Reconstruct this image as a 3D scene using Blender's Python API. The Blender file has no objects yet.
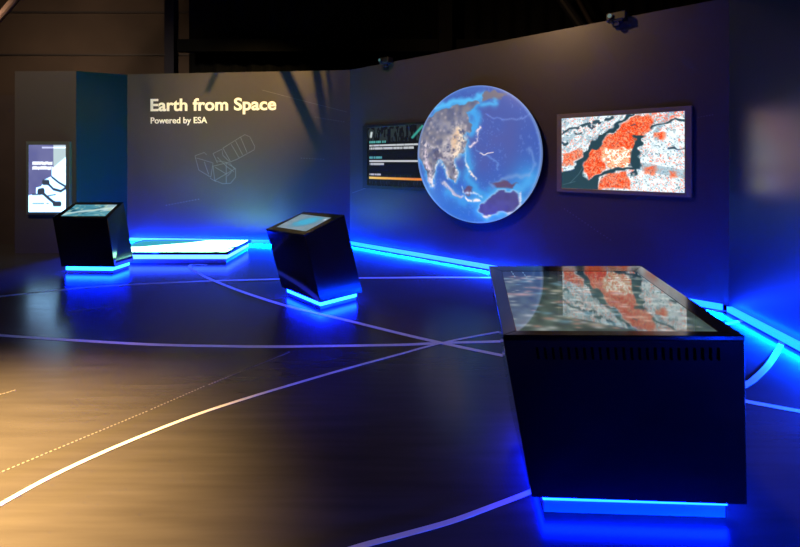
import bpy, bmesh, math, random
import numpy as np
from mathutils import Vector, Matrix

# ---------------------------------------------------------------- camera, world, lights, exposure
SC = bpy.context.scene
COL = SC.collection
F, CX, CY, EYE = 430.0, 400.0, 161.0, 1.5
cam_data = bpy.data.cameras.new('camera')
cam = bpy.data.objects.new('camera', cam_data); COL.objects.link(cam)
cam.location = (0, 0, EYE); cam.rotation_euler = (math.pi / 2, 0, 0)
cam_data.sensor_width = 36; cam_data.lens = F / 800 * 36
cam_data.shift_y = -(273.5 - CY) / 800
cam_data.clip_start = 0.05
SC.camera = cam
SC.view_settings.view_transform = 'Standard'
SC.view_settings.look = 'None'
SC.view_settings.gamma = 1
SC.view_settings.use_curve_mapping = False
SC.view_settings.exposure = 0.0
SC.cycles.max_bounces = 6
SC.cycles.diffuse_bounces = 4
SC.cycles.glossy_bounces = 4
SC.cycles.caustics_reflective = False
SC.cycles.caustics_refractive = False
SC.cycles.sample_clamp_indirect = 8.0

world = bpy.data.worlds.new('world'); SC.world = world; world.use_nodes = True
bg = world.node_tree.nodes['Background']
bg.inputs[0].default_value = (1.0, 0.72, 0.55, 1); bg.inputs[1].default_value = 0.006

def aim(o, target):
    o.rotation_euler = (Vector(target) - o.location).to_track_quat('-Z', 'Y').to_euler()

def spot(name, loc, target, power, color, angle, blend, radius, kind='SPOT'):
    d = bpy.data.lights.new(name, kind); d.energy = power; d.color = color
    d.spot_size = math.radians(angle); d.spot_blend = blend; d.shadow_soft_size = radius
    o = bpy.data.objects.new(name, d); COL.objects.link(o); o.location = loc; aim(o, target)
    return o

WARM = (1.0, 0.62, 0.30)
spot('floor_spotlight', (-3.3, 0.9, 5.2), (-2.75, 1.1, 0), 38000, (1.0, 0.62, 0.20), 49, 1.0, 0.25)
spot('centre_spotlight', (-0.4, 3.2, 5.6), (-0.2, 3.4, 0), 200, (1.0, 0.78, 0.74), 82, 1.0, 0.2)
spot('title_spotlight', (-1.6, 4.9, 5.0), (-2.75, 7.9, 2.9), 1750, (1.0, 0.63, 0.22), 53, 1.0, 0.014)
spot('gallery_spotlight', (-1.3, 3.2, 4.8), (1.0, 6.0, 2.9), 380, (1.0, 0.60, 0.30), 84, 1.0, 0.12)
spot('entrance_spotlight', (-5.2, 3.6, 5.0), (-6.0, 7.2, 2.3), 600, (1.0, 0.78, 0.55), 80, 1.0, 0.3)
spot('hall_spotlight', (-9.5, 7.2, 4.2), (-9.0, 11.5, 3.8), 600, (1.0, 0.62, 0.36), 100, 1.0, 0.3)

# ---------------------------------------------------------------- helpers
def at(px, py, Y):
    """world point at depth Y"""
    return Vector(((px - CX) / F * Y, Y, EYE - (py - CY) / F * Y))

def floor_pt(px, py, z=0.0):
    Y = F * (EYE - z) / (py - CY)
    return at(px, py, Y)

def hit(px, py, p0, n):
    d = Vector(((px - CX) / F, 1.0, -(py - CY) / F)); o = Vector((0, 0, EYE))
    t = (Vector(p0) - o).dot(n) / d.dot(n)
    return o + d * t

def s2l(c):
    return tuple(((v / 255) / 12.92 if v / 255 <= 0.04045 else ((v / 255 + 0.055) / 1.055) ** 2.4) for v in c)

def material(name, color, rough=0.5, metal=0.0, spec=0.5, bump=0.0, bscale=60, var=0.0, vscale=3.0, ior=None, coat=0.0):
    m = bpy.data.materials.new(name); m.use_nodes = True
    nt = m.node_tree; b = nt.nodes['Principled BSDF']
    b.inputs['Base Color'].default_value = (*color, 1)
    b.inputs['Roughness'].default_value = rough; b.inputs['Metallic'].default_value = metal
    b.inputs['Specular IOR Level'].default_value = spec
    if ior: b.inputs['IOR'].default_value = ior
    if coat: b.inputs['Coat Weight'].default_value = coat
    tc = nt.nodes.new('ShaderNodeTexCoord')
    if var:
        n = nt.nodes.new('ShaderNodeTexNoise'); n.inputs['Scale'].default_value = vscale; n.inputs['Detail'].default_value = 5
        nt.links.new(tc.outputs['Object'], n.inputs['Vector'])
        r = nt.nodes.new('ShaderNodeValToRGB')
        r.color_ramp.elements[0].position = 0.3; r.color_ramp.elements[1].position = 0.7
        r.color_ramp.elements[0].color = (*[c * (1 - var) for c in color], 1)
        r.color_ramp.elements[1].color = (*[c * (1 + var) for c in color], 1)
        nt.links.new(n.outputs['Fac'], r.inputs['Fac']); nt.links.new(r.outputs['Color'], b.inputs['Base Color'])
    if bump:
        n = nt.nodes.new('ShaderNodeTexNoise'); n.inputs['Scale'].default_value = bscale
        nt.links.new(tc.outputs['Object'], n.inputs['Vector'])
        bp = nt.nodes.new('ShaderNodeBump'); bp.inputs['Strength'].default_value = bump; bp.inputs['Distance'].default_value = 0.002
        nt.links.new(n.outputs['Fac'], bp.inputs['Height']); nt.links.new(bp.outputs['Normal'], b.inputs['Normal'])
    return m

def glow(name, color, strength, base=(0.6, 0.6, 0.6)):
    m = material(name, base, 0.4)
    b = m.node_tree.nodes['Principled BSDF']
    b.inputs['Emission Color'].default_value = (*color, 1); b.inputs['Emission Strength'].default_value = strength
    return m

def screen_mat(name, strength, rough=0.12, ior=1.5, spec=0.5):
    m = material(name, (0.01, 0.01, 0.012), rough, spec=spec, ior=ior)
    nt = m.node_tree; a = nt.nodes.new('ShaderNodeAttribute'); a.attribute_name = 'picture'
    b = nt.nodes['Principled BSDF']
    nt.links.new(a.outputs['Color'], b.inputs['Emission Color']); b.inputs['Emission Strength'].default_value = strength
    return m

def mesh_obj(name, verts, faces, mat, parent=None, smooth=False):
    me = bpy.data.meshes.new(name)
    org = Vector(parent.location) if parent is not None else Vector((0, 0, 0))
    if parent is None and name.split('.')[0] not in NO_RECENTRE:
        vs = np.array([tuple(v) for v in verts]); org = Vector(((vs[:, 0].min() + vs[:, 0].max()) / 2, (vs[:, 1].min() + vs[:, 1].max()) / 2, vs[:, 2].min()))
    me.from_pydata([tuple(Vector(v) - org) for v in verts], [], faces)
    bm = bmesh.new(); bm.from_mesh(me); bmesh.ops.recalc_face_normals(bm, faces=bm.faces); bm.to_mesh(me); bm.free()
    me.materials.append(mat)
    if smooth:
        for p in me.polygons: p.use_smooth = True
    o = bpy.data.objects.new(name, me); COL.objects.link(o)
    if parent is not None: o.parent = parent
    else: o.location = org
    return o
NO_RECENTRE = set()

class MB:
    def __init__(s): s.v = []; s.f = []
    def add(s, vs, fs):
        n = len(s.v); s.v += [Vector(v) for v in vs]; s.f += [tuple(i + n for i in f) for f in fs]
    def hexa(s, a, b):
        """closed solid between two quads (4 points each)"""
        s.add(list(a) + list(b), [(0, 1, 2, 3), (7, 6, 5, 4), (0, 4, 5, 1), (1, 5, 6, 2), (2, 6, 7, 3), (3, 7, 4, 0)])
    def box(s, c, d, rz=0):
        c = Vector(c); x, y, z = d[0] / 2, d[1] / 2, d[2] / 2; R = Matrix.Rotation(rz, 3, 'Z')
        q = [(-x, -y), (x, -y), (x, y), (-x, y)]
        s.hexa([c + R @ Vector((a, b, -z)) for a, b in q], [c + R @ Vector((a, b, z)) for a, b in q])
    def tube(s, a, b, r, n=10, r2=None):
        a, b = Vector(a), Vector(b); r2 = r if r2 is None else r2
        d = (b - a).normalized(); u = d.orthogonal().normalized(); w = d.cross(u)
        vs = []
        for p, rr in ((a, r), (b, r2)):
            for i in range(n):
                t = 2 * math.pi * i / n; vs.append(p + (u * math.cos(t) + w * math.sin(t)) * rr)
        s.add(vs, [(i, (i + 1) % n, n + (i + 1) % n, n + i) for i in range(n)] + [tuple(range(n))[::-1], tuple(range(n, 2 * n))])
    def ribbon(s, pts, width, up, thick=0.0):
        """flat ribbon along pts, lying in the plane with normal up"""
        pts = [Vector(p) for p in pts]; L = []
        for i, p in enumerate(pts):
            t = (pts[min(i + 1, len(pts) - 1)] - pts[max(i - 1, 0)]).normalized(); sd = up.cross(t).normalized() * width / 2
            L.append((p - sd, p + sd))
        vs = []
        for a, b in L: vs += [a, b, b + up * thick, a + up * thick]
        fs = []
        for i in range(len(L) - 1):
            k = 4 * i
            for j in range(4): fs.append((k + j, k + (j + 1) % 4, k + 4 + (j + 1) % 4, k + 4 + j))
        fs += [(0, 1, 2, 3), tuple(4 * (len(L) - 1) + j for j in (3, 2, 1, 0))]
        s.add(vs, fs)
    def build(s, name, mat, parent=None, smooth=False):
        return mesh_obj(name, s.v, s.f, mat, parent, smooth)

def empty(name, loc):
    o = bpy.data.objects.new(name, None); COL.objects.link(o); o.location = loc; o.empty_display_size = 0.2
    return o

def tag(o, label, cat, group=None):
    o['label'] = label; o['category'] = cat
    if group: o['group'] = group
    return o

def struct(o): o['kind'] = 'structure'; return o

def bevel(o, w, seg=2):
    m = o.modifiers.new('bevel', 'BEVEL'); m.width = w; m.segments = seg; m.limit_method = 'ANGLE'; m.angle_limit = math.radians(35)
    return o

def spline(P, n=12):
    P = [Vector(p) for p in P]; Q = [P[0] * 2 - P[1]] + P + [P[-1] * 2 - P[-2]]; out = []
    for i in range(1, len(Q) - 2):
        a, b, c, d = Q[i - 1:i + 3]
        for k in range(n):
            t = k / n
            out.append(0.5 * ((2 * b) + (c - a) * t + (2 * a - 5 * b + 4 * c - d) * t * t + (-a + 3 * b - 3 * c + d) * t ** 3))
    return out + [P[-1]]

# ---- picture painting helpers (numpy) for the screens' own pictures
def vnoise(u, v, sx, sy, seed):
    rng = np.random.RandomState(seed); G = rng.rand(int(sy) + 3, int(sx) + 3)
    x = np.clip(u, 0, 1) * sx; y = np.clip(v, 0, 1) * sy
    xi = x.astype(int); yi = y.astype(int); fx = x - xi; fy = y - yi
    fx = fx * fx * (3 - 2 * fx); fy = fy * fy * (3 - 2 * fy)
    return (G[yi, xi] * (1 - fx) + G[yi, xi + 1] * fx) * (1 - fy) + (G[yi + 1, xi] * (1 - fx) + G[yi + 1, xi + 1] * fx) * fy

def sdf(u, v, poly):
    P = np.array(poly, float); Q = np.roll(P, -1, 0)
    d = np.full(u.shape, 1e9); ins = np.zeros(u.shape, bool)
    for (x0, y0), (x1, y1) in zip(P, Q):
        ex, ey = x1 - x0, y1 - y0; L = ex * ex + ey * ey + 1e-12
        t = np.clip(((u - x0) * ex + (v - y0) * ey) / L, 0, 1)
        d = np.minimum(d, np.hypot(u - x0 - t * ex, v - y0 - t * ey))
        c = ((y0 > v) != (y1 > v)) & (u < (x1 - x0) * (v - y0) / (y1 - y0 + 1e-12) + x0)
        ins ^= c
    return np.where(ins, -d, d)

def dline(u, v, pts):
    d = np.full(u.shape, 1e9)
    for (x0, y0), (x1, y1) in zip(pts[:-1], pts[1:]):
        ex, ey = x1 - x0, y1 - y0; t = np.clip(((u - x0) * ex + (v - y0) * ey) / (ex * ex + ey * ey + 1e-12), 0, 1)
        d = np.minimum(d, np.hypot(u - x0 - t * ex, v - y0 - t * ey))
    return d

def mixc(c, col, m):
    m = np.clip(m, 0, 1)[..., None]; return c * (1 - m) + np.array(col, float) * m

def sm(d, w): return np.clip(0.5 - d / (2 * w), 0, 1)

def lin(img):
    x = np.clip(img, 0, 255) / 255
    return np.where(x <= 0.04045, x / 12.92, ((x + 0.055) / 1.055) ** 2.4)

def picture_mesh(name, corners, nx, ny, paint, mat, parent, smooth=False, shape=None):
    """corners: top-left, top-right, bottom-right, bottom-left of the picture"""
    TL, TR, BR, BL = [np.array(tuple(c)) for c in corners]
    uu, vv = np.meshgrid(np.linspace(0, 1, nx), np.linspace(0, 1, ny))
    P = (TL * (1 - uu)[..., None] + TR * uu[..., None]) * (1 - vv)[..., None] + (BL * (1 - uu)[..., None] + BR * uu[..., None]) * vv[..., None]
    org = np.array(parent.location); P = P - org
    me = bpy.data.meshes.new(name)
    idx = np.arange(nx * ny).reshape(ny, nx)
    fc = np.stack([idx[:-1, :-1], idx[1:, :-1], idx[1:, 1:], idx[:-1, 1:]], -1).reshape(-1, 4)
    me.from_pydata(P.reshape(-1, 3).tolist(), [], fc.tolist())
    rgb = lin(paint(uu, vv)).reshape(-1, 3)
    a = me.color_attributes.new('picture', 'FLOAT_COLOR', 'POINT')
    a.data.foreach_set('color', np.concatenate([rgb, np.ones((len(rgb), 1))], 1).ravel().astype(np.float32))
    me.materials.append(mat)
    o = bpy.data.objects.new(name, me); COL.objects.link(o); o.parent = parent
    return o

# ---------------------------------------------------------------- materials
M = {}
M['wall'] = material('charcoal_wall_paint', (0.054, 0.047, 0.047), 0.38, spec=0.45, var=0.06, vscale=1.2, bump=0.05, bscale=25)
M['wall_black'] = material('black_gloss_panel', (0.022, 0.026, 0.045), 0.30, spec=1.0, ior=2.0)
M['hall'] = material('hall_cladding', (0.045, 0.035, 0.030), 0.8, var=0.3, vscale=0.6)
M['hall_dark'] = material('black_curtain', (0.012, 0.013, 0.014), 0.95, spec=0.1, var=0.3, vscale=1.0)
M['steel_dark'] = material('dark_painted_steel', (0.012, 0.012, 0.018), 0.6)
M['body'] = material('satin_black_laminate', (0.010, 0.010, 0.014), 0.10, spec=0.5, ior=1.8, var=0.1, vscale=4)
M['bezel'] = material('black_glass_bezel', (0.006, 0.006, 0.007), 0.10, spec=0.7)
M['frame'] = material('brushed_dark_aluminium', (0.22, 0.20, 0.19), 0.35, metal=0.9, bump=0.08, bscale=200)
M['plinth'] = material('white_acrylic_plinth', (0.7, 0.75, 0.8), 0.35)
M['line'] = material('cream_inlaid_line', (0.60, 0.56, 0.52), 0.35)
M['dots'] = material('pale_dot_marks', (0.12, 0.105, 0.09), 0.45)
M['decal'] = material('grey_line_print', (0.13, 0.14, 0.14), 0.5)
M['letters'] = material('cream_letters', (0.92, 0.88, 0.80), 0.5)
M['slot'] = material('black_slot', (0.002, 0.002, 0.002), 0.9, spec=0.0)
M['housing'] = material('black_plastic_housing', (0.012, 0.013, 0.014), 0.45)
BLUE = (0.0004, 0.0075, 1.0)
M['led'] = glow('blue_led', (0.0, 0.028, 1.0), 22.0)
M['led_kiosk'] = glow('blue_led_kiosk', (0.0008, 0.014, 1.0), 170.0)
M['led_table'] = glow('ice_blue_led', (0.02, 0.06, 1.0), 16.0)
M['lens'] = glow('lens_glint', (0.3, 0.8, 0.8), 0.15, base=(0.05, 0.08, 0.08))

# floor: dark sheet floor with faint streaks
fm = material('dark_timber_look_floor', (0.10, 0.085, 0.075), 0.30, spec=0.5, ior=1.38)
nt = fm.node_tree; bs = nt.nodes['Principled BSDF']
tc = nt.nodes.new('ShaderNodeTexCoord'); mp = nt.nodes.new('ShaderNodeMapping'); mp.inputs['Scale'].default_value = (1.2, 14, 1)
n1 = nt.nodes.new('ShaderNodeTexNoise'); n1.inputs['Scale'].default_value = 1.3; n1.inputs['Detail'].default_value = 8
rp = nt.nodes.new('ShaderNodeValToRGB')
rp.color_ramp.elements[0].position = 0.3; rp.color_ramp.elements[1].position = 0.75
rp.color_ramp.elements[0].color = (0.033, 0.029, 0.029, 1); rp.color_ramp.elements[1].color = (0.045, 0.040, 0.040, 1)
nt.links.new(tc.outputs['Object'], mp.inputs['Vector']); nt.links.new(mp.outputs[0], n1.inputs['Vector'])
nt.links.new(n1.outputs['Fac'], rp.inputs['Fac']); nt.links.new(rp.outputs[0], bs.inputs['Base Color'])
mr = nt.nodes.new('ShaderNodeMapRange'); mr.inputs['To Min'].default_value = 0.17; mr.inputs['To Max'].default_value = 0.27
nt.links.new(n1.outputs['Fac'], mr.inputs['Value']); nt.links.new(mr.outputs[0], bs.inputs['Roughness'])
M['floor'] = fm

# ---------------------------------------------------------------- the setting
b = MB(); b.box((0, 4, -0.05), (40, 26, 0.1)); struct(b.build('floor', M['floor']))
b = MB(); b.box((0, 4, 6.6), (40, 26, 0.1)); struct(b.build('ceiling', M['hall_dark']))

H = 3.136; G = 0.05
CORNER = Vector((-0.90, 7.73, 0)); EDGE = Vector((3.29, 4.30, 0)); BACKL = Vector((-5.13, 8.09, 0)); LEFTE = Vector((-5.27, 7.0, 0))
FARR = Vector((2.72, -0.8, 0))

def wall_slab(name, a, b_, z0, z1a, z1b, mat, thick=0.12):
    a, b_ = Vector(a), Vector(b_); d = (b_ - a).normalized(); n = Vector((-d.y, d.x, 0))   # n points away from the room
    m = MB(); q = [a, b_, b_ + n * thick, a + n * thick]
    top = [z1a, z1b, z1b, z1a]
    m.hexa([Vector((p.x, p.y, z0)) for p in q], [Vector((p.x, p.y, t)) for p, t in zip(q, top)])
    return struct(m.build(name, mat))

wall_slab('wall_back', BACKL, CORNER, G, 3.13, H, M['wall'])
wall_slab('wall_right', CORNER, EDGE, G, H, H, M['wall'])
wall_slab('wall_far_right', EDGE, FARR, G, H + 0.6, H + 0.6, M['wall_black'])
M['teal_lit'] = material('teal_light_tinted_panel', (0.003, 0.030, 0.022), 0.45, spec=0.3)  # teal light from table and LED strips tinted into the panel's base colour
wall_slab('wall_panel', LEFTE, BACKL, G, 2.965, 3.12, M['teal_lit'])
wall_slab('wall_left', (-6.27, 7.0, 0), LEFTE, 0, 2.96, 2.965, M['wall'])
M['door'] = material('red_brown_partition', (0.040, 0.026, 0.024), 0.6, var=0.1)
wall_slab('wall_partition', (-11.5, 7.78, 0), (-6.5, 7.78, 0), 0.0, 2.69, 2.69, M['door'])

# hall shell behind the gallery
wall_slab('wall_hall', (-19, 12.2, 0), (19, 12.2, 0), 0, 6.5, 6.5, M['hall'])
b = MB()
for z in (5.70, 4.50):
    b.box((-10.5, 12.15, z), (10.0, 0.05, 0.05))
struct(b.build('trim_1', M['steel_dark']))
# black curtain hanging across the hall, gathered in folds
def curtain(name, x0, x1, y, z0, z1, mat):
    n = int((x1 - x0) / 0.06); vs = []; fs = []
    for i in range(n + 1):
        x = x0 + (x1 - x0) * i / n; o = 0.05 * math.sin(i * 0.9) + 0.03 * math.sin(i * 0.37)
        vs += [(x, y + o, z0), (x, y + o, z1), (x, y + o + 0.02, z1), (x, y + o + 0.02, z0)]
    for i in range(n):
        k = 4 * i
        for j in range(4): fs.append((k + j, k + (j + 1) % 4, k + 4 + (j + 1) % 4, k + 4 + j))
    fs += [(0, 1, 2, 3), (4 * n + 3, 4 * n + 2, 4 * n + 1, 4 * n)]
    return mesh_obj(name, vs, fs, mat, smooth=False)
tag(curtain('stage_curtain', -5.2, 14, 10.6, 0.0, 6.4, M['hall_dark']), 'tall black curtain hanging behind the exhibition walls', 'curtain')
M['column'] = material('navy_steel_column', (0.010, 0.010, 0.035), 0.5)
b = MB(); cxx = (171.5 - CX) / F * 10.2
b.box((cxx, 10.2, 3.2), (0.22, 0.22, 6.4)); b.box((cxx, 10.2, 0.02), (0.4, 0.4, 0.04))
tag(b.build('steel_column', M['column']), 'dark navy steel column rising behind the title wall', 'column')
b = MB(); b.box(((445 - CX) / F * 9.6, 9.6, 3.2), (0.30, 0.2, 6.4)); b.box(((445 - CX) / F * 9.6, 9.6, 0.02), (0.45, 0.4, 0.04))
tag(b.build('steel_column', M['hall_dark']), 'black column rising behind the wall above the globe display', 'column')
b = MB(); b.box((-0.9, 9.9, 4.15), (8.4, 0.12, 0.28))
tag(b.build('ceiling_beam', M['hall_dark']), 'long horizontal black beam just above the title wall', 'beam')
b = MB(); p0 = at(-30, 52, 9.0); p1 = at(30, -18, 9.0); b.tube(p0, p1, 0.07, 12)
M['pipe'] = material('dusty_pipe', (0.22, 0.16, 0.14), 0.6)
tag(b.build('ceiling_brace', M['pipe']), 'pale slanting pipe in the top left corner of the hall', 'pipe')
b = MB(); b.tube(at(548, -20, 9.0), at(596, 48, 9.0), 0.10, 12)
tag(b.build('ceiling_brace', M['steel_dark']), 'dark slanting brace behind the wall, left of the small right projector', 'brace')
b = MB(); b.tube(at(567, -20, 9.2), at(600, 40, 9.2), 0.05, 12)
tag(b.build('ceiling_brace', material('brown_brace', (0.03, 0.022, 0.02), 0.7)), 'thin brown slanting brace beside the dark one, high behind the wall', 'brace')

# ---------------------------------------------------------------- LED strips at the foot of the walls
UPW, DNW = 16.0, 2600.0
def led_run(label, a, b_, power=(1.0, 1.0, 1.0), out=0.05, ins=(0.0, 0.0), zt=0.06):
    a, b_ = Vector(a), Vector(b_); d = (b_ - a).normalized(); n = Vector((d.y, -d.x, 0))    # towards the room
    a = a + d * ins[0]; b_ = b_ - d * ins[1]
    root = empty('light_strip', ((a + b_) / 2) + Vector((0, 0, 0.0)))
    m = MB(); q = [a + n * 0.003, b_ + n * 0.003, b_ + n * out, a + n * out]
    m.hexa([p + Vector((0, 0, 0.008)) for p in q], [p + Vector((0, 0, zt)) for p in q]); m.build('diffuser', M['led'], root)
    m = MB(); q = [a + n * 0.002, b_ + n * 0.002, b_ + n * (out + .002), a + n * (out + .002)]
    m.hexa(q, [p + Vector((0, 0, 0.008)) for p in q]); m.build('channel', M['frame'], root)
    L = (b_ - a).length; c = (a + b_) / 2
    for k in range(3):
     c = a.lerp(b_, (k + .5) / 3)
     for nm, off, z, dv, pw, spr in (('wall_wash', out + .03, zt + .004, Vector((0, 0, 1)) - n * .75, UPW, 140), ('floor_wash', out + .006, zt - .008, n - Vector((0, 0, .42)), DNW, 50)):
        ld = bpy.data.lights.new(nm, 'AREA'); ld.shape = 'RECTANGLE'; ld.size = L / 3; ld.size_y = .02; ld.energy = pw * L / 3 * power[k]; ld.color = (0.0, 0.034, 1.0); ld.spread = math.radians(spr)
        lo = bpy.data.objects.new(nm, ld); COL.objects.link(lo)
        zax = -dv.normalized(); xax = d; yax = zax.cross(xax)
        lo.matrix_world = Matrix.Translation(c + n * off + Vector((0, 0, z))) @ Matrix((xax, yax, zax)).transposed().to_4x4()
    return tag(root, label, 'light strip', 'blue light strips along the walls')
led_run('blue light strip under the title wall behind the low map table', BACKL, CORNER, (1.2, 1.3, 1.2), ins=(0.05, 0.04))
led_run('long blue light strip under the wall with the globe display', CORNER, EDGE, (.5, .25, .03), ins=(0.01, 0.05))
led_run('blue light strip under the glossy wall at the far right', EDGE, FARR, (.2, .4, .5), ins=(0.05, 0))
led_run('short blue light strip under the narrow teal-lit side panel', LEFTE, BACKL, (.4, .6, .8), ins=(0.25, 0.06))

# ---------------------------------------------------------------- pictures shown on the screens
def paint_delta(u, v):
    """false colour satellite picture: white land, orange-red fields, dark teal river arms"""
    W, Hh = 618.0, 387.0
    N = lambda pts: [((x - 52) / W, (y - 72) / Hh) for x, y in pts]
    wob = (vnoise(u, v, 26, 18, 3) - .5) * .05; wob2 = (vnoise(u, v, 26, 18, 4) - .5) * .05
    a, c = u + wob, v + wob2
    fine = vnoise(u, v, 150, 100, 5); f2 = vnoise(u, v, 60, 40, 6); f3 = vnoise(u, v, 18, 12, 7)
    img = np.ones(u.shape + (3,)) * np.array([188., 208., 216.])
    img = mixc(img, (236, 240, 240), f2 * (.6 + .4 * u))
    sp = (fine > 0.70) & (f3 > 0.35)
    img = mixc(img, (225, 120, 95), sp * 0.8)
    img = mixc(img, (70, 105, 115), ((fine < .27) & (f2 < .6)) * .8); img = mixc(img, (120, 150, 165), (vnoise(u + v * .5, v - u * .3, 50, 14, 8) > .66) * .55)
    RED = (222, 66, 24)
    reds = [([(445, 75), (520, 90), (525, 150), (465, 195), (440, 245), (270, 240), (330, 160), (400, 110)], 1.0),
            ([(205, 255), (275, 232), (300, 350), (205, 405), (172, 350)], 1.0),
            ([(60, 268), (160, 235), (175, 275), (100, 335), (65, 330)], .8),
            ([(300, 370), (400, 365), (425, 455), (265, 455)], .9),
            ([(545, 168), (578, 170), (575, 205), (545, 205)], .9),
            ([(490, 340), (540, 335), (535, 375), (485, 375)], .7), ([(605, 350), (640, 352), (635, 385), (600, 380)], .7)]
    for P, s in reds:
        m = sm(sdf(a, c, N(P)), .012) * s
        img = mixc(img, RED, m * (0.55 + .7 * f2)); img = mixc(img, (245, 175, 130), m * (fine > .66) * .6); img = mixc(img, (150, 50, 40), m * (fine < .2) * .6)
    m = sm(sdf(a, c, N([(272, 238), (430, 246), (432, 325), (395, 345), (330, 348), (295, 320)])), .015)
    img = mixc(img, (238, 175, 120), m * .75); img = mixc(img, (255, 250, 235), m * (f2 > .52) * .85); img = mixc(img, (225, 80, 35), m * (fine > .62) * .8)
    m = sm(sdf(a, c, N([(450, 60), (670, 60), (670, 90), (560, 120), (520, 90)])), .03)
    img = mixc(img, (225, 90, 60), m * (fine > .5) * .7)
    WAT = (32, 60, 70)
    def river(pts, w): return sm(dline(a, c, N(pts)) - w, .006)
    img = mixc(img, WAT, river([(425, 68), (355, 125), (290, 172), (245, 235)], .017 + .02 * (v > .25)))
    img = mixc(img, WAT, river([(245, 200), (190, 280), (130, 345)], .028))
    img = mixc(img, WAT, sm(sdf(a, c, N([(40, 362), (105, 365), (180, 300), (195, 262), (170, 350), (178, 395), (215, 412), (285, 375), (265, 420), (262, 480), (30, 480)])), .008))
    img = mixc(img, WAT, river([(680, 118), (620, 105), (575, 130), (520, 142)], .012))
    img = mixc(img, WAT, river([(468, 190), (448, 250), (446, 340)], .036))
    img = mixc(img, WAT, river([(455, 350), (350, 352), (275, 378), (215, 412)], .018))
    img = mixc(img, WAT, river([(440, 340), (440, 380)], .012))
    for P, w in (([(45, 160), (120, 132), (190, 108)], .014), ([(180, 118), (270, 95), (330, 85)], .02), ([(60, 215), (80, 205)], .02), ([(120, 165), (170, 160)], .012), ([(205, 125), (240, 130)], .016), ([(615, 245), (655, 255)], .014), ([(440, 130), (455, 120)], .012)):
        img = mixc(img, (45, 70, 82), river(P, w) * (vnoise(u, v, 40, 30, 9) > .3))
    for P in ([(100, 430), (150, 380), (175, 340)], [(60, 440), (130, 420)]):
        img = mixc(img, (120, 150, 160), sm(dline(u, v, N(P)) - .002, .004) * .5)
    return img

def paint_info(u, v):
    """dark information page with rows of small type and coloured headings"""
    img = np.ones(u.shape + (3,)) * np.array([14., 17., 24.])
    n = vnoise(u, v, 60, 14, 11)
    img = mixc(img, (60, 74, 72), (n > .55) * (v < .25) * .6)
    img = mixc(img, (40, 50, 66), (vnoise(u, v, 120, 16, 12) > .72) * (v > .80) * .8)
    def bar(x0, x1, y0, y1, col, seed, dens=.25, s=1.0):
        m = (u > x0) & (u < x1) & (v > y0) & (v < y1) & (vnoise(u, v, 200, 4, seed) > dens)
        return mixc(img, col, m * s)
    img = bar(.035, .30, .235, .275, (90, 175, 170), 13)
    img = bar(.035, .98, .30, .325, (205, 210, 215), 14, .15)
    img = bar(.035, .72, .345, .385, (195, 200, 205), 15)
    img = bar(.035, .24, .50, .54, (90, 165, 165), 16)
    img = bar(.035, .98, .565, .59, (210, 214, 218), 17, .1)
    img = bar(.035, .27, .61, .65, (190, 195, 200), 18)
    img = bar(.035, .22, .79, .82, (200, 200, 205), 19)
    t = (v > .845) & (v < .885) & (u > .03) & (u < .98)
    o = np.array([250., 215., 120.]) * (1 - u[..., None]) + np.array([240., 120., 30.]) * u[..., None]
    img = np.where(t[..., None], o, img)
    img = mixc(img, (60, 165, 150), sm(dline(u, v, [(.70, .20), (.84, .03)]) - .018, .01))
    img = mixc(img, (215, 225, 225), sm(dline(u, v, [(.06, .16), (.07, .09)]) - .018, .01))
    img = mixc(img, (235, 240, 235), ((u > .88) & (u < .98) & (v > .10) & (v < .15)) * 1.0)
    return img

def paint_poster(u, v):
    """portrait poster: violet-grey sky, white diagonal shore, dark branching shapes"""
    img = np.ones(u.shape + (3,)) * np.array([42., 44., 72.])
    img = mixc(img, (60, 61, 84), vnoise(u, v, 6, 8, 20) * .6)
    img = mixc(img, (92, 103, 106), sm(sdf(u, v, [(.66, .0), (1.05, .0), (1.05, .2), (.72, .42), (.66, .3)]), .01))
    img = mixc(img, (150, 205, 255), sm(sdf(u, v, [(1.05, .16), (1.05, 1.05), (-.05, 1.05), (-.05, .76), (.2, .73), (.2, .64), (.34, .62), (.42, .52), (.62, .47), (.62, .36)]), .008))
    img = mixc(img, (125, 165, 190), vnoise(u, v, 14, 18, 21) * sm(sdf(u, v, [(.7, .35), (1, .2), (1, .6), (.7, .5)]), .05))
    D = (22, 27, 36)
    for P, w in (([(.62, .48), (.80, .56), (1.0, .625)], .018), ([(.40, .56), (.52, .56)], .042), ([(.52, .58), (.66, .66), (.86, .69), (1.0, .64)], .022),
                 ([(.28, .70), (.38, .69)], .052), ([(.38, .72), (.54, .80), (.70, .87)], .026), ([(.52, .76), (.72, .74)], .010), ([(.68, .88), (.84, .88)], .04), ([(.10, .74), (.24, .74)], .012)):
        img = mixc(img, D, sm(dline(u, v * 1.0, P) - w, .012))
    for x0, x1, y, c, s in ((.09, .64, .275, (125, 130, 140), 22), (.09, .66, .345, (125, 130, 140), 23)):
        img = mixc(img, c, ((u > x0) & (u < x1) & (np.abs(v - y - .01 * (vnoise(u, v, 30, 2, s) - .5)) < .024) & (vnoise(u, v, 44, 2, s + 5) > .12)) * 1.0)
    img = mixc(img, (60, 80, 84), ((u > .1) & (u < .42) & (np.abs(v - .875) < .014)) * .8)
    img = mixc(img, (60, 60, 80), ((u > .47) & (u < .54) & (np.abs(v - .875) < .014)) * .7)
    img = mixc(img, (215, 222, 240), ((v < .055) & (v > .03) & (u > .35)) * .3)
    return img

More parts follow.
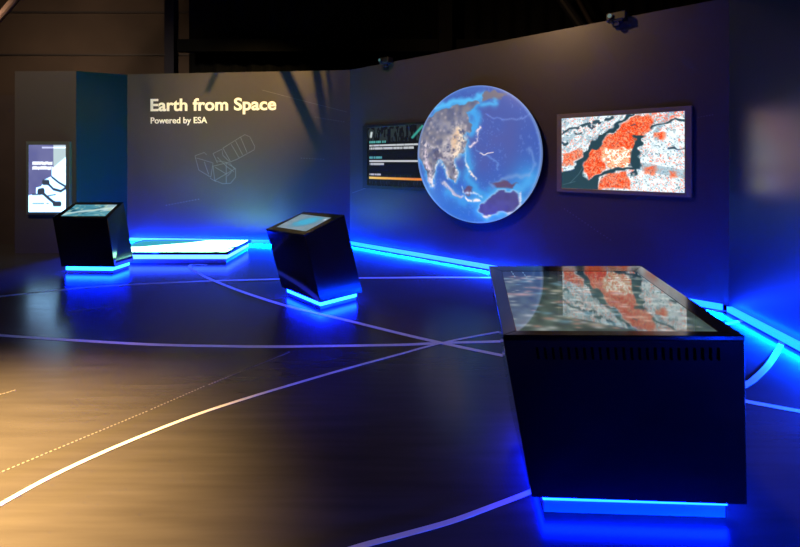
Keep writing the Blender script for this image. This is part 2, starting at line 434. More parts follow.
def paint_lights(u, v):
    """dim picture of blurred coloured lights over green-grey ground"""
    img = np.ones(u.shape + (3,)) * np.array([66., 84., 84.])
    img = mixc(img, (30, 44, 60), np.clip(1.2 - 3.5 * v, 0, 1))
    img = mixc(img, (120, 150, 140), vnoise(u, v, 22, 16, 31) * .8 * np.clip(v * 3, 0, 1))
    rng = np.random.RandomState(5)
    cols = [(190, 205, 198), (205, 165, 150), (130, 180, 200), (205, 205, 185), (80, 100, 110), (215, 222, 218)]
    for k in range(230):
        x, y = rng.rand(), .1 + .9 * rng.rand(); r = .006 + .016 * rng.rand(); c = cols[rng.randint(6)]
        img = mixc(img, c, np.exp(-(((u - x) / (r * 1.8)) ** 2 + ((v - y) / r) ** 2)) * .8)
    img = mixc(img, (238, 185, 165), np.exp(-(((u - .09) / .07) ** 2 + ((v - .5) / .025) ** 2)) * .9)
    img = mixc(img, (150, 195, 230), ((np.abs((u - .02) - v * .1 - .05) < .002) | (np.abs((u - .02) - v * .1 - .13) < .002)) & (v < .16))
    return img

def paint_blob(u, v):
    img = np.ones(u.shape + (3,)) * np.array([112., 142., 158.])
    img = mixc(img, (150, 165, 178), vnoise(u, v, 9, 7, 41) * .7)
    x, y = (u - .55) / .27, (v - .42) / .3
    r = np.hypot(x, y + .5 * x) + .25 * (vnoise(u, v, 10, 8, 42) - .5)
    img = mixc(img, (88, 150, 180), sm(r - 1.25, .3)); img = mixc(img, (60, 175, 215), sm(r - .85, .25))
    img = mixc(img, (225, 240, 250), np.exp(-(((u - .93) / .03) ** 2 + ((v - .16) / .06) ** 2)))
    return img

def paint_coast(u, v):
    img = np.ones(u.shape + (3,)) * np.array([52., 128., 150.])
    a = v + .12 * (vnoise(u, v, 7, 5, 51) - .5)
    img = mixc(img, (150, 205, 215), vnoise(u, v, 8, 9, 53) * .6)
    img = mixc(img, (22, 92, 118), sm(np.abs(a - .35 - .35 * np.sin(u * 5)) - .12, .05))
    img = mixc(img, (205, 232, 232), sm(np.abs(a - .8 + .5 * u) - .09, .05) * .9)
    img = mixc(img, (225, 240, 240), sm(sdf(u, v, [(.70, -.1), (1.1, -.1), (1.1, .5), (.82, .6)]), .05) * .6)
    img = mixc(img, (190, 215, 190), (vnoise(u, v, 14, 10, 52) > .72) * .6)
    return img

def paint_table(u, v):
    img = np.ones(u.shape + (3,)) * np.array([150., 255., 195.])
    img = mixc(img, (150, 240, 150), vnoise(u, v, 10, 6, 61) * .5)
    sea = sdf(u, v, [(-.1, -.1), (.66, -.1), (.50, .22), (.28, .45), (.15, .60), (-.1, .62)])
    img = mixc(img, (6, 36, 40), sm(sea, .02)); img = mixc(img, (28, 60, 52), sm(np.abs(sea) - .02, .02))
    img = mixc(img, (26, 62, 34), np.exp(-(((u - .66) / .03) ** 2 + ((v - .48) / .2) ** 2)) * (vnoise(u, v, 60, 20, 62) > .35))
    img = mixc(img, (14, 44, 56), sm(np.abs(u - 1.13 + .22 * v) - .035 * vnoise(u, v, 30, 20, 63), .012) * (v > .2) * (v < 1))
    return img

# ---------------------------------------------------------------- framed wall screens
NR = Vector((-(EDGE - CORNER).normalized().y, (EDGE - CORNER).normalized().x, 0)) * -1      # right wall normal into the room
DR = (EDGE - CORNER).normalized()
NB = Vector(((CORNER - BACKL).normalized().y, -(CORNER - BACKL).normalized().x, 0)); DB = (CORNER - BACKL).normalized()
def rect_on_wall(px, p0, n, off):
    """upright rectangle from averaged measured corners (TL,TR,BR,BL pixels) on the wall plane moved out by off"""
    P = [hit(x, y, Vector(p0) + n * off, n) for x, y in px]
    zt = (P[0].z + P[1].z) / 2; zb = (P[2].z + P[3].z) / 2
    L = (P[0] + P[3]) / 2; R = (P[1] + P[2]) / 2
    return [Vector((L.x, L.y, zt)), Vector((R.x, R.y, zt)), Vector((R.x, R.y, zb)), Vector((L.x, L.y, zb))]

def wall_screen(name, outer, inner, n, depth, paint, res, smat, fmat, label, cat='screen', group=None):
    c = sum(outer, Vector()) / 4; root = empty(name, (c.x - n.x * depth, c.y - n.y * depth, outer[2].z))
    m = MB()
    # frame: four mitred bars and a back plate
    for i in range(4):
        j = (i + 1) % 4
        m.hexa([outer[i], outer[j], inner[j], inner[i]], [outer[i] - n * depth, outer[j] - n * depth, inner[j] - n * depth, inner[i] - n * depth])
    bevel(m.build('frame', fmat, root), 0.003)
    m = MB(); q = [inner[0], inner[1], inner[2], inner[3]]
    m.hexa([p - n * (depth * .9) for p in q], [p - n * 0.012 for p in q]); m.build('panel', M['bezel'], root)
    picture_mesh('display', [p - n * 0.009 for p in inner], res[0], res[1], paint, smat, root)
    return tag(root, label, cat, group)

SM_DELTA = screen_mat('delta_screen', 1.4, 0.25)
SM_INFO = screen_mat('info_screen', 0.9, 0.2)
SM_POST = screen_mat('poster_screen', 5.0, 0.2)
o2 = rect_on_wall([(556.5, 113), (691.5, 107), (692, 200), (557, 189.5)], CORNER, NR, 0.06)
i2 = rect_on_wall([(561, 118.5), (684.5, 111), (684.5, 193), (562, 188)], CORNER, NR, 0.06)
M['frame2'] = material('bronze_grey_frame', (0.20, 0.165, 0.12), 0.3)
wall_screen('wall_screen', o2, i2, NR, 0.055, paint_delta, (260, 170), SM_DELTA, M['frame2'], 'wall screen showing an orange and white satellite map, right of the globe')
o1 = rect_on_wall([(362.5, 127.5), (437, 118), (437, 194), (362.5, 186.5)], CORNER, NR, 0.05)
i1 = rect_on_wall([(367, 129.5), (434, 121.5), (434, 190), (367, 184)], CORNER, NR, 0.05)
wall_screen('wall_screen', o1, i1, NR, 0.045, paint_info, (220, 110), SM_INFO, M['housing'], 'dark wall screen with lines of text and an orange bar, left of the globe')
NL = Vector((0, -1, 0))
ol = rect_on_wall([(26, 141.5), (69.5, 141.5), (69.5, 214.5), (26, 214.5)], (-5.5, 7.0, 0), NL, 0.06)
il = rect_on_wall([(28.2, 144.8), (65.6, 144.8), (65.6, 212), (28.2, 212)], (-5.5, 7.0, 0), NL, 0.06)
wall_screen('poster_screen', ol, il, NL, 0.055, paint_poster, (90, 160), SM_POST, material('grey_green_frame', (0.13, 0.15, 0.15), 0.35, metal=0.4), 'upright lit poster screen with violet sky on the grey wall at left')

# ---------------------------------------------------------------- globe display on the right wall
GO = 0.12
gc = hit(479.3, 153.5, CORNER + NR * GO, NR)
def gxy(zx, zy):
    """reference mark on the disc -> disc coordinates in metres"""
    px = 405 + zx / 3.42; py = 75 + zy / 3.42
    P = hit(px, py, CORNER + NR * (GO + .03), NR) - gc
    return (P.dot(DR), P.z)
gl = [gxy(x, y) for x, y in ((39, 271), (468, 255))]
gt = [gxy(x, y) for x, y in ((265, 32), (275, 511))]
gx0 = (gl[0][0] + gl[1][0]) / 2; RX = (gl[1][0] - gl[0][0]) / 2; RZ = (gt[0][1] - gt[1][1]) / 2; gz0 = (gt[0][1] + gt[1][1]) / 2
GR = (RX + RZ) / 2
print('globe', RX, RZ, gx0, gz0)
gc = gc + DR * gx0 + Vector((0, 0, gz0))

def paint_globe(X, Z):
    C = lambda pts: [tuple(np.array(gxy2(x, y))) for x, y in pts]
    def gxy2(x, y):
        a = gxy0(x, y); return a
    K = GR / 1.0
    n1 = np.random.RandomState(2)
    u = (X / GR + 1) / 2; v = (Z / GR + 1) / 2
    f1 = vnoise(u, v, 10, 10, 71); f2 = vnoise(u, v, 30, 30, 72); f3 = vnoise(u, v, 90, 90, 73)
    wx = (f2 - .5) * .05 + (f3 - .5) * .02; wz = (vnoise(u, v, 30, 30, 74) - .5) * .05
    a, c = X + wx, Z + wz
    r = np.hypot(X, Z) / GR
    img = np.ones(X.shape + (3,)) * np.array([66., 92., 172.])
    img = mixc(img, (92, 92, 158), sm(np.hypot(X - .22 * GR, Z - .2 * GR) - .45 * GR, .3 * GR) * .8)
    img = mixc(img, (58, 98, 190), f1 * .5)
    img = mixc(img, (48, 116, 210), sm(Z + .5 * GR, .35 * GR) * .7)
    img = mixc(img, (60, 150, 225), np.exp(-((X - .85 * GR) ** 2 + (Z + .35 * GR) ** 2) / .05))
    img = mixc(img, (110, 140, 215), (f3 > .80) * (f1 > .45) * .35)
    SH = (70, 165, 232)
    def shelf(P, w, s=.9, col=SH):
        nonlocal img
        img = mixc(img, col, np.exp(-np.maximum(sdf(a, c, C(P)), 0) ** 2 / (w * w)) * s)
    def trail(P, w, col, s=.9):
        nonlocal img
        img = mixc(img, col, np.exp(-(dline(a, c, C(P)) / w) ** 2) * s)
    ASIA = [(20, 250), (45, 190), (72, 150), (105, 128), (150, 112), (200, 98), (240, 86), (258, 96), (235, 112), (214, 125), (218, 160), (232, 168), (226, 196), (212, 190), (200, 206), (214, 232), (205, 262), (188, 272), (172, 290), (168, 308), (184, 335), (174, 362), (152, 345), (140, 312), (126, 290), (112, 292), (104, 315), (94, 352), (88, 378), (74, 345), (60, 300), (48, 290)]
    trail([(x, y) for x, y in ASIA[4:]], .012, (165, 185, 215), .55)
    CHUK = [(262, 62), (300, 52), (345, 62), (330, 84), (290, 82), (268, 88)]
    AUS = [(250, 466), (262, 438), (280, 424), (300, 408), (322, 390), (342, 388), (346, 402), (362, 404), (368, 390), (384, 398), (394, 425), (390, 450), (374, 470), (352, 474), (330, 470), (300, 480), (276, 490), (262, 480)]
    shelf(ASIA, .05, .8); shelf(AUS, .07, .95)
    trail([(150, 400), (190, 428), (245, 430), (300, 410)], .09, SH, .8); trail([(205, 250), (225, 300), (215, 350), (250, 400)], .08, SH, .85)
    trail([(232, 120), (248, 150), (240, 190)], .07, (70, 170, 240)); trail([(105, 112), (165, 92), (240, 84), (262, 62)], .045, (85, 185, 245), 1.0)
    trail([(130, 72), (200, 52), (270, 40)], .05, (70, 110, 190), .8); trail([(265, 80), (305, 66), (310, 100), (270, 102)], .04, (80, 180, 242))
    trail([(280, 420), (330, 380), (400, 385), (430, 350)], .05, (80, 170, 235), .7); trail([(250, 260), (310, 290), (320, 320)], .012, (110, 150, 220), .6)
    trail([(280, 135), (330, 155), (400, 150), (430, 130)], .012, (120, 150, 225), .6); trail([(425, 250), (440, 300), (425, 345)], .02, (130, 165, 225), .5)
    trail([(300, 375), (360, 350), (420, 345)], .03, (140, 170, 220), .5)
    m = sm(sdf(a, c, C(ASIA)), .012)
    img = mixc(img, (88, 90, 122), m * .93); img = mixc(img, (150, 142, 146), m * f2 * .9); img = mixc(img, (72, 70, 98), m * (f1 < .4) * .6)
    m = sm(sdf(a, c, C(CHUK)), .012); img = mixc(img, (120, 115, 130), m)
    m2 = sm(sdf(a, c, C(AUS)), .012); img = mixc(img, (84, 82, 142), m2); img = mixc(img, (74, 70, 125), m2 * f2)
    trail(AUS + AUS[:1], .016, (150, 205, 245), .8)
    for P in ([(205, 392), (222, 382), (232, 395), (222, 412), (208, 410)], [(300, 368), (345, 362), (385, 372), (370, 382), (320, 382)]):
        img = mixc(img, (98, 78, 110), sm(sdf(a, c, C(P)), .012))
    W = (240, 228, 225)
    def lights(P, w, s, col=W, th=.45):
        nonlocal img
        img = mixc(img, col, np.exp(-(dline(a, c, C(P)) / w) ** 2) * np.clip((.5 * f3 + .5 * f2 - th) * 2.2 + .45, 0, 1) * s)
    lights([(185, 185), (200, 215), (190, 250), (175, 272)], .085, 1.1, (250, 228, 205)); lights([(168, 250), (180, 200)], .05, .9, (240, 190, 140))
    lights([(150, 240), (150, 275)], .11, .7); lights([(75, 150), (150, 180), (200, 150)], .09, .35, (170, 172, 195), .3); lights([(205, 255), (212, 300), (222, 330)], .02, .9, (170, 210, 245), .2); lights([(165, 300), (184, 330), (172, 360)], .03, 1.0); lights([(120, 290), (150, 330), (152, 352)], .03, .9)
    lights([(65, 235), (70, 290), (85, 330), (92, 376)], .055, 1.2, (235, 215, 225)); lights([(92, 376), (100, 330), (115, 295)], .025, 1.0)
    lights([(65, 235), (100, 250), (140, 262)], .03, .8); lights([(228, 245), (248, 222), (254, 192), (262, 180)], .02, 1.3, (235, 215, 230), .4)
    lights([(212, 305), (222, 322), (230, 335), (245, 352)], .018, 1.3, W, .45); lights([(135, 370), (170, 405), (215, 425), (255, 428)], .016, 1.5, (250, 240, 240), .35); lights([(198, 380), (205, 405), (240, 400), (262, 415)], .02, 1.0, (200, 220, 245), .45); lights([(130, 365), (160, 395), (195, 418)], .03, .7, (150, 150, 190), .4)
    lights([(395, 402), (395, 440), (384, 462), (352, 476)], .016, 1.4, (215, 220, 240), .2); lights([(262, 484), (290, 486)], .014, 1.2, W, .2)
    lights([(262, 270), (308, 268)], .008, 1.3, (235, 220, 225), .0)
    for k in range(60):
        x, z = n1.uniform(-.9, .1) * GR, n1.uniform(-.1, .75) * GR
        img = mixc(img, (215, 200, 205), np.exp(-((X - x) ** 2 + (Z - z) ** 2) / .0004) * .5 * m_land(a, c, C(ASIA)))
    img = mixc(img, (140, 175, 235), np.clip((r - .955) / .045, 0, 1) ** 1.5 * .9)
    img = mixc(img, (60, 75, 110), np.clip((r - .992) / .008, 0, 1) * .5)
    return img
def m_land(a, c, P): return sm(sdf(a, c, P), .012)
gc_ = gc.copy()
def gxy0(x, y):
    px = 405 + x / 3.42; py = 75 + y / 3.42
    P = hit(px, py, CORNER + NR * (GO + .03), NR) - gc_
    return (P.dot(DR), P.z)

groot = empty('globe_display', tuple(gc - NR * GO - Vector((0, 0, RZ))))
org = groot.location
NRad, NAng = 90, 320; vs = []; XX = []; ZZ = []
for i in range(NRad + 1):
    t = i / NRad
    for j in range(NAng):
        an = 2 * math.pi * j / NAng; X = RX * t * math.cos(an); Z = RZ * t * math.sin(an)
        bulge = 0.05 * (1 - t * t) + .01 * (1 - t ** 8)
        p = gc + DR * X + Vector((0, 0, Z)) + NR * bulge - org
        vs.append(tuple(p)); XX.append(X); ZZ.append(Z)
fs = [(i * NAng + j, i * NAng + (j + 1) % NAng, (i + 1) * NAng + (j + 1) % NAng, (i + 1) * NAng + j) for i in range(NRad) for j in range(NAng)]
me = bpy.data.meshes.new('display'); me.from_pydata(vs, [], fs)
for p in me.polygons: p.use_smooth = True
rgb = lin(paint_globe(np.array(XX), np.array(ZZ)))
ca = me.color_attributes.new('picture', 'FLOAT_COLOR', 'POINT')
ca.data.foreach_set('color', np.concatenate([rgb, np.ones((len(rgb), 1))], 1).ravel().astype(np.float32))
me.materials.append(screen_mat('globe_screen', 1.05, 0.35))
o = bpy.data.objects.new('display', me); COL.objects.link(o); o.parent = groot
m = MB(); ring = []
for rr, off in ((1.0, 0.0), (1.004, -0.012), (1.0, -0.03), (0.95, -GO + 0.058)):
    ring.append([gc + DR * (RX * rr * math.cos(2 * math.pi * j / 96)) + Vector((0, 0, RZ * rr * math.sin(2 * math.pi * j / 96))) + NR * off for j in range(96)])
vs = [p for R_ in ring for p in R_]; n = 96
m.add(vs, [(k * n + j, k * n + (j + 1) % n, (k + 1) * n + (j + 1) % n, (k + 1) * n + j) for k in range(3) for j in range(n)] + [tuple(range(3 * n, 4 * n))])
m.build('housing', M['housing'], groot)
m = MB(); m.tube(gc - NR * (GO - .002), gc - NR * (GO - .060), .45, 48); m.build('wall_mount', M['steel_dark'], groot)
tag(groot, 'large round globe display of Asia and Australia at night on the wall', 'globe display')

# ---------------------------------------------------------------- kiosks
def plane_of(P):
    a, b_, c = [Vector(p) for p in P[:3]]; n = (b_ - a).cross(c - a).normalized()
    return a, (n if n.z > 0 else -n)

def kiosk(label, top, bot, scr, paint, res, smat, inset=0.035, pl_h=0.088, slots=None, ledmat=None, flat=False, lh=.048):
    """top, bot: front-left, front-right, back-right, back-left; scr: the same order"""
    c = sum(bot, Vector()) / 4; root = empty('touchscreen_kiosk', (c.x, c.y, 0))
    _, nT = plane_of(top)
    bot = [p.copy() for p in bot]
    for i, (a, b_) in (((0, (0, 1)), (2, (1, 2))) if flat else ()):        # keep the two front faces flat
        n_ = (top[b_] - top[a]).cross(bot[1] - top[1]).normalized(); h_ = Vector((n_.x, n_.y, 0))
        bot[i] = bot[i] - h_ * ((bot[i] - top[1]).dot(n_) / h_.dot(n_))
    t_body = [p - nT * 0.016 for p in top]
    m = MB(); m.hexa(bot, t_body); bevel(m.build('body', M['body'], root), 0.004)
    # rim of the top: four bars around the glass
    m = MB()
    for i in range(4):
        j = (i + 1) % 4
        m.hexa([top[i], top[j], scr[j], scr[i]], [t_body[i], t_body[j], scr[j] - nT * .016, scr[i] - nT * .016])
    bevel(m.build('top_frame', M['bezel'], root), 0.002)
    m = MB(); m.hexa([p - nT * .014 for p in scr], [p - nT * .003 for p in scr]); m.build('glass_panel', M['bezel'], root)
    s = [p - nT * 0.0015 for p in scr]
    picture_mesh('display', [s[3], s[2], s[1], s[0]], res[0], res[1], paint, smat, root)
    cb = c.copy(); cb.z = 0
    def shrink(d, z):
        out = []
        for p in bot:
            e = Vector((cb.x - p.x, cb.y - p.y, 0)); k = d / (e.length / 1.3) if e.length else 0
            q = p + e * k; out.append(Vector((q.x, q.y, z)))
        return out
    m = MB(); m.hexa(shrink(inset + .006, 0.0), shrink(inset + .006, bot[0].z - .001)); m.build('plinth', M['plinth'], root)
    m = MB(); zt = bot[0].z - 0.002; o_ = shrink(inset, zt - lh); i_ = shrink(inset + .007, zt - lh); o2_ = shrink(inset, zt); i2_ = shrink(inset + .007, zt)
    for i in range(4):
        j = (i + 1) % 4; m.hexa([o_[i], o_[j], i_[j], i_[i]], [o2_[i], o2_[j], i2_[j], i2_[i]])
    m.build('light_strip', ledmat or M['led_kiosk'], root)
    if slots:
        x0, x1, n, h0, h1 = slots
        m = MB(); fl, fr, bfl, bfr = t_body[0], t_body[1], bot[0], bot[1]
        nf = (fr - fl).cross(bfl - fl).normalized(); nf = nf if nf.y < 0 else -nf
        for k in range(n):
            u = x0 + (x1 - x0) * k / (n - 1)
            a = fl.lerp(fr, u); b_ = bfl.lerp(bfr, u); p = a.lerp(b_, h0); q = a.lerp(b_, h1)
            e = (fr - fl).normalized() * 0.0042
            m.hexa([p - e, p + e, q + e, q - e], [v + nf * 0.0015 for v in (p - e, p + e, q + e, q - e)])
        o = m.build('vent_slots', M['slot'], root); o['label'] = 'row of short black vent slots'
    return tag(root, label, 'kiosk')

# near kiosk
bz = 0.09
tA = [floor_pt(503, 335, .885), floor_pt(745, 336, .885), floor_pt(641, 266, .866), floor_pt(489, 266, .866)]
bA = [floor_pt(532, 497.5, bz), floor_pt(747.5, 505, bz), floor_pt(684, 418, bz), floor_pt(511, 412, bz)]
p0, nA = plane_of([tA[0], tA[1], tA[2]])
sA = [hit(x, y, p0, nA) for x, y in ((516.5, 330.5), (717.5, 331.2), (635, 271), (502, 271))]
kiosk('large near black kiosk with slatted front and a map reflected in its glass', tA, bA, sA, paint_lights, (170, 120),
      screen_mat('near_kiosk_screen', 0.50, 0.03, ior=2.4), slots=(.135, .89, 24, .04, .105), inset=0.05, lh=.034, ledmat=glow('blue_led_near_kiosk', (0.0004, 0.0075, 1.0), 125.0))
# middle kiosk
fitB = [(-1.509, 4.838, .734), (-.949, 4.265, .766), (-.597, 4.609, .922)]
p0, nB_ = plane_of(fitB)
tB = [Vector(v) for v in ((-1.509, 4.838, .734), (-.949, 4.265, .766), (-.597, 4.609, .922), (-1.157, 5.183, .891))]
bB = [Vector(v) for v in ((-1.319, 4.811, .09), (-.792, 4.271, .09), (-.420, 4.634, .09), (-.948, 5.174, .09))]
sB = [hit(x, y, p0, nB_) for x, y in ((276.5, 226.8), (305.9, 231.2), (331.2, 217.6), (301.4, 214))]
kiosk('middle black kiosk standing cornerwise, cyan patch on its screen', tB, bB, sB, paint_blob, (70, 50), screen_mat('middle_kiosk_screen', .9, 0.1), inset=0.05, flat=True)
# left kiosk
fitC = [(-4.594, 5.689, .744), (-3.873, 5.665, .745), (-3.861, 6.022, .922)]
p0, nC_ = plane_of(fitC)
tC = [hit(x, y, p0, nC_) for x, y in ((52.2, 217.8), (107, 218.6), (123.4, 202), (74.8, 202.4))]
bC = [floor_pt(61.2, 266.6, bz), floor_pt(114.6, 267.2, bz), floor_pt(133.8, 261, bz), floor_pt(84, 260.4, bz)]
sC = [hit(x, y, p0, nC_) for x, y in ((60.9, 216), (105, 216), (117.2, 204.6), (75.8, 204.6))]
kiosk('left black kiosk with a teal coastline on its screen, below the poster screen', tC, bC, sC, paint_coast, (80, 50), screen_mat('left_kiosk_screen', .95, 0.1), inset=0.04)

# ---------------------------------------------------------------- low glowing map table
xl, xr, yf, yb, zt = -4.35, -2.51, 6.28, 7.27, 0.165
tr = empty('map_table', ((xl + xr) / 2, (yf + yb) / 2, 0))
m = MB(); m.box(((xl + xr) / 2, (yf + yb) / 2, zt - .0175), (xr - xl, yb - yf, .035)); bevel(m.build('table_top', M['bezel'], tr), .003)
M['table_side'] = material('white_table_base', (.5, .6, .8), .3)
m = MB(); m.box(((xl + xr) / 2, (yf + yb) / 2, .065), (xr - xl - .09, yb - yf - .09, .13)); m.build('base', M['table_side'], tr)
m = MB()
cx_, cy_ = (xl + xr) / 2, (yf + yb) / 2; wx_, wy_ = xr - xl - .08, yb - yf - .08
for (c, d) in (((cx_, cy_ - wy_ / 2), (wx_, .008)), ((cx_, cy_ + wy_ / 2), (wx_, .008)), ((cx_ - wx_ / 2, cy_), (.008, wy_)), ((cx_ + wx_ / 2, cy_), (.008, wy_))):
    m.box((c[0], c[1], .095), (d[0], d[1], .066))
m.build('light_strip', M['led_table'], tr)
bd = .045
picture_mesh('display', [(xl + bd, yb - bd, zt + .001), (xr - bd, yb - bd, zt + .001), (xr - bd, yf + bd, zt + .001), (xl + bd, yf + bd, zt + .001)], 200, 90, paint_table, screen_mat('table_screen', 22.0, .2), tr)
tag(tr, 'low wide table with a glowing white and green map on top', 'map table')

# ---------------------------------------------------------------- floor lines
UP = Vector((0, 0, 1))
def floor_line(px, label, w=0.025, z=0.0006):
    P = spline([floor_pt(x, y) + Vector((0, 0, z)) for x, y in px])
    m = MB(); m.ribbon(P, w, UP, 0.0008)
    o = m.build('floor_line', M['line']); return tag(o, label, 'floor line', 'pale lines inlaid in the floor')
floor_line([(-120, 316), (-40, 302), (0, 296.5), (60, 290), (120, 285.3), (200, 281.4), (260, 279.6), (330, 278.3), (400, 277.7), (455, 277.4), (520, 278)], 'farthest thin pale floor line, running behind the left and middle kiosks', w=.055)
floor_line([(207, 265), (192, 264.5), (190, 268), (200, 274.2), (211, 279.5), (240, 291), (285, 305.5), (345, 320), (400, 333.6), (442, 343.2), (504, 356), (600, 374), (700, 392.5), (746, 401.5), (800, 411.5), (900, 430)], 'pale floor line from the map table past the middle kiosk to the right edge', w=.045, z=.0012)
floor_line([(-120, 322), (-40, 332), (0, 335.5), (50, 339), (100, 342), (150, 344.7), (200, 346), (250, 346.7), (300, 346.6), (400, 345), (442, 343.2), (500, 341.5), (580, 338), (660, 332), (727, 324), (749, 318.5)], 'nearly straight pale floor line crossing the room below the middle kiosk', w=.042, z=.0018)
floor_line([(-90, 566), (-40, 530), (0, 505), (50, 477.5), (100, 454), (150, 433), (200, 413.8), (250, 397.5), (300, 382.5), (350, 368), (400, 354.4), (442, 343.2), (500, 332), (580, 320.5), (650, 313.5), (703, 310.5), (738, 312)], 'bright curved floor line sweeping through the warm pool of light at lower left', z=.0024)
floor_line([(300, 566), (362, 546.5), (400, 536.5), (450, 522.5), (490, 508), (534, 491), (590, 466)], 'short pale floor line running under the near kiosk', z=.003)
floor_line([(700, 408), (746, 385), (757, 377), (768, 366), (776, 354), (781, 345), (782, 338.5)], 'small pale floor arc between the near kiosk and the far right wall', w=.04, z=.003)

def dotted(px, n, p_of, up, r, name, mat, label, cat, group):
    A, B = p_of(*px[0]), p_of(*px[1]); c = (A + B) / 2; root = empty(name, tuple(c)); first = None
    for k in range(n):
        p = A.lerp(B, (k + .5) / n)
        if first is None:
            m = MB(); m.tube(p, p + up * .0012, r, 8); first = m.build('dot', mat, root); base = p
        else:
            d = first.copy(); COL.objects.link(d); d.parent = root; d.location = p - base
    return tag(root, label, cat, group)
fp = lambda x, y: floor_pt(x, y) + Vector((0, 0, .0004))
dg = 'dotted marks on the floor'
for px, n, r, lab in (((( -20, 481), (148, 411)), 40, .006, 'dotted line on the floor in the warm pool of light'),
                      (((150, 410), (205, 386)), 18, .006, 'faint dotted line on the floor at the edge of the warm light'),
                      (((208, 385), (290, 352)), 34, .007, 'dotted line on the floor left of where the long lines cross'),
                      (((68, 312), (112, 306)), 12, .010, 'short dotted mark on the blue floor below the left kiosk'),
                      (((-8, 397), (16, 390)), 7, .008, 'short dotted mark on the floor at the left edge')):
    o = dotted(px, n, fp, UP, r, 'dotted_line', M['dots'], lab, 'floor marking', dg)
    o['label'] = lab

# ---------------------------------------------------------------- prints on the walls
bp_ = lambda x, y: hit(x, y, BACKL + NB * .0005, NB)
rp_ = lambda x, y: hit(x, y, CORNER + NR * .0005, NR)
NF = Vector(((FARR - EDGE).normalized().y, -(FARR - EDGE).normalized().x, 0))
fr_ = lambda x, y: hit(x, y, EDGE + NF * .0005, NF)
M['dots_wall'] = material('grey_dot_print', (0.16, 0.17, 0.18), 0.5)
wg = 'dotted marks printed on the walls'
for px, n, f, up, r, lab in ((((165, 205.5), (200, 199)), 12, bp_, NB, .010, 'dotted mark on the title wall above the left end of the map table'),
                             (((300, 158), (325, 159.5)), 9, bp_, NB, .009, 'dotted mark at mid height near the right end of the title wall'),
                             (((314, 117), (345, 122)), 12, bp_, NB, .009, 'dotted mark in the upper right of the title wall'),
                             (((563, 208), (612, 241)), 16, rp_, NR, .006, 'slanting dotted mark on the wall below the satellite map screen'),
                             (((697, 117.5), (714, 114.5)), 6, rp_, NR, .005, 'tiny dotted mark right of the satellite map screen'),
                             (((745, 80), (764, 65)), 10, fr_, NF, .005, 'slanting dotted mark high on the far right wall'),
                             (((757.5, 50), (757.5, 97)), 16, fr_, NF, .003, 'upright dotted mark high on the far right wall')):
    o = dotted(px, n, f, up, r, 'dotted_print', M['dots_wall'], lab, 'wall marking', wg)
m = MB(); m.ribbon([bp_(x, y) for x, y in ((262, 90), (300, 100), (347, 112))], .007, NB, .001)
tag(m.build('printed_line', M['decal']), 'faint thin line slanting right of the wall title', 'wall marking')
m = MB(); m.ribbon([rp_(x, y) for x, y in ((352, 193), (366, 188))], .008, NR, .001)
tag(m.build('printed_line', M['decal']), 'short faint line under the dark text screen', 'wall marking')
# satellite drawing
m = MB()
S = lambda x, y: bp_(190 + x / 9.114, 130 + y / 9.114)
for P in ([(45, 235), (130, 205), (150, 225)], [(45, 235), (80, 365), (190, 430)], [(60, 255), (210, 300), (190, 430)], [(130, 290), (170, 405)],
          [(210, 215), (290, 175), (300, 230), (360, 290)], [(240, 280), (360, 300), (410, 360)], [(210, 330), (225, 460), (300, 490), (370, 485), (415, 430), (415, 350), (330, 300), (210, 330)],
          [(330, 300), (330, 485)], [(225, 460), (330, 400), (415, 350)], [(230, 340), (330, 400)], [(250, 250), (330, 330), (400, 380)], [(210, 215), (250, 300)], [(340, 420), (380, 380)],
          [(300, 165), (460, 65), (500, 42), (545, 62), (590, 150), (585, 180), (430, 265), (370, 290)], [(300, 165), (370, 290)], [(375, 130), (445, 250)], [(460, 65), (520, 205)], [(415, 100), (480, 228)], [(185, 440), (235, 470)]):
    m.ribbon([S(x, y) for x, y in P], .010, NB, .0012)
tag(m.build('satellite_drawing', M['decal']), 'thin line drawing of a satellite printed on the title wall', 'wall drawing')

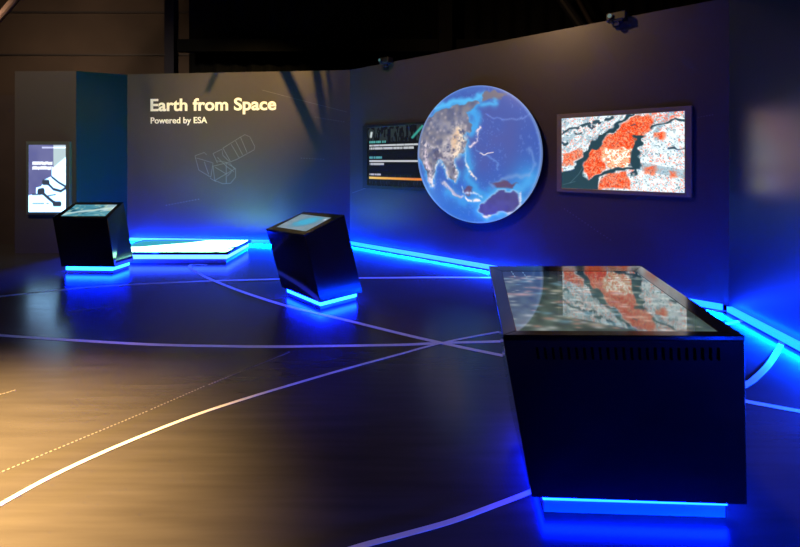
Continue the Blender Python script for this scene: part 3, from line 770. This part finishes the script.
def letters(name, body, px_l, px_base, px_r, px_cap, weight, label):
    """wall lettering: measured left/baseline/right/cap-height marks on the title wall"""
    cu = bpy.data.curves.new(name, 'FONT'); cu.body = body; cu.size = 1.0; cu.extrude = 0.0; cu.offset = weight; cu.resolution_u = 6
    tmp = bpy.data.objects.new('tmp', cu); COL.objects.link(tmp); dg_ = bpy.context.evaluated_depsgraph_get(); dg_.update()
    me = bpy.data.meshes.new_from_object(tmp.evaluated_get(dg_)); bpy.data.objects.remove(tmp)
    co = np.array([v.co[:] for v in me.vertices]); x0, x1 = co[:, 0].min(), co[:, 0].max()
    capH = 0.729
    A = bp_(px_l, px_base); R_ = bp_(px_r, px_base); C_ = bp_(px_l, px_cap)
    wx = (R_ - A).dot(DB); hz = C_.z - A.z
    sx = wx / (x1 - x0); sz = hz / (capH + 2 * weight)
    bmm = bmesh.new(); bmm.from_mesh(me)
    ex = bmesh.ops.extrude_face_region(bmm, geom=bmm.faces[:])
    for v in [g for g in ex['geom'] if isinstance(g, bmesh.types.BMVert)]: v.co.z += 1.0
    for v in bmm.verts:
        q = DB * ((v.co.x - x0) * sx) + Vector((0, 0, (v.co.y + weight) * sz)) + NB * (v.co.z * 0.006)
        v.co = q
    bmesh.ops.recalc_face_normals(bmm, faces=bmm.faces[:]); bmm.to_mesh(me); bmm.free()
    root = empty(name, tuple(A))
    bmm = bmesh.new(); bmm.from_mesh(me); bmm.verts.ensure_lookup_table(); seen = set(); isl = []
    for v in bmm.verts:
        if v.index in seen: continue
        st = [v]; grp = set()
        while st:
            w = st.pop()
            if w.index in grp: continue
            grp.add(w.index)
            for e in w.link_edges: st.append(e.other_vert(w))
        seen |= grp; isl.append(grp)
    for grp in isl:
        ids = sorted(grp); mp_ = {i: k for k, i in enumerate(ids)}
        fs_ = [[mp_[v.index] for v in f.verts] for f in bmm.faces if f.verts[0].index in grp]
        lm = bpy.data.meshes.new('letter'); lm.from_pydata([bmm.verts[i].co[:] for i in ids], [], fs_); lm.materials.append(M['letters'])
        lo = bpy.data.objects.new('letter', lm); COL.objects.link(lo); lo.parent = root
    bmm.free()
    return tag(root, label, 'lettering')
letters('wall_title', 'Earth from Space', 150.6, 111.3, 276.2, 98.2, .025, 'bold cream title lettering high on the back wall')
letters('wall_subtitle', 'Powered by ESA', 150.8, 123.6, 207.2, 117.0, .014, 'small thin cream line of lettering right under the bold title')

# ---------------------------------------------------------------- small projectors on top of the right wall
def projector(px, py, Y, yaw, label):
    p = at(px, py, Y); root = empty('projector', (p.x, p.y, p.z))
    m = MB(); R = Matrix.Rotation(yaw, 3, 'Z')
    m.box((p.x, p.y, p.z + .055), (.20, .13, .09), yaw); bevel(m.build('body', M['housing'], root), .01)
    f = R @ Vector((0, -1, 0)); s = R @ Vector((1, 0, 0))
    c = p + Vector((0, 0, .055)) - s * .055
    m = MB(); m.tube(c + f * .06, c + f * .10, .032, 16); m.build('lens_barrel', M['housing'], root)
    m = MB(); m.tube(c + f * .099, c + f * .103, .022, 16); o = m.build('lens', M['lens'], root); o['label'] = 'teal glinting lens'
    m = MB(); m.box((p.x, p.y, p.z - .015), (.05, .05, .06), yaw); m.box((p.x, p.y, p.z + .005), (.12, .10, .014), yaw); m.build('bracket', M['steel_dark'], root)
    return tag(root, label, 'projector', None)
def on_wall_top(px, py):
    return hit(px, py, CORNER + NR * .11, NR)
for px, py, lab in ((386, 64, 'small black projector on the wall top above the dark text screen'), (617, 22, 'small black projector on the wall top above the satellite map screen')):
    P = on_wall_top(px, py); projector(px, py, P.y, math.radians(-39), lab)

# ---------------------------------------------------------------- lighting truss that carries the title spotlight (its braces shade the title wall)
LAMP = Vector((-1.6, 4.9, 5.0))
def on_truss(x, y, t=.25): return LAMP.lerp(hit(x, y, BACKL, NB), t)
tr2 = empty('lighting_truss', (-1.9, 5.6, 4.62))
for P, r in (([(262, 20), (322, 152)], .024), ([(308, 20), (331, 160)], .020), ([(322, 20), (338, 150)], .012), ([(352, 128), (296, 196)], .028), ([(240, 20), (208, 90)], .014), ([(128, 20), (150, 110)], .014)):
    m = MB(); m.tube(on_truss(*P[0]), on_truss(*P[1]), r, 10); m.build('brace', M['steel_dark'], tr2)
m = MB(); m.tube(on_truss(-60, 20), on_truss(460, 18), .03, 12); m.build('chord', M['steel_dark'], tr2)
for x in (-40, 440):
    q = on_truss(x, 20); m = MB(); m.tube(q, (q.x, q.y, 6.55), .012, 8); m.build('hanger', M['steel_dark'], tr2)
tag(tr2, 'dark lighting truss with slanting braces hanging in front of the title wall', 'truss')
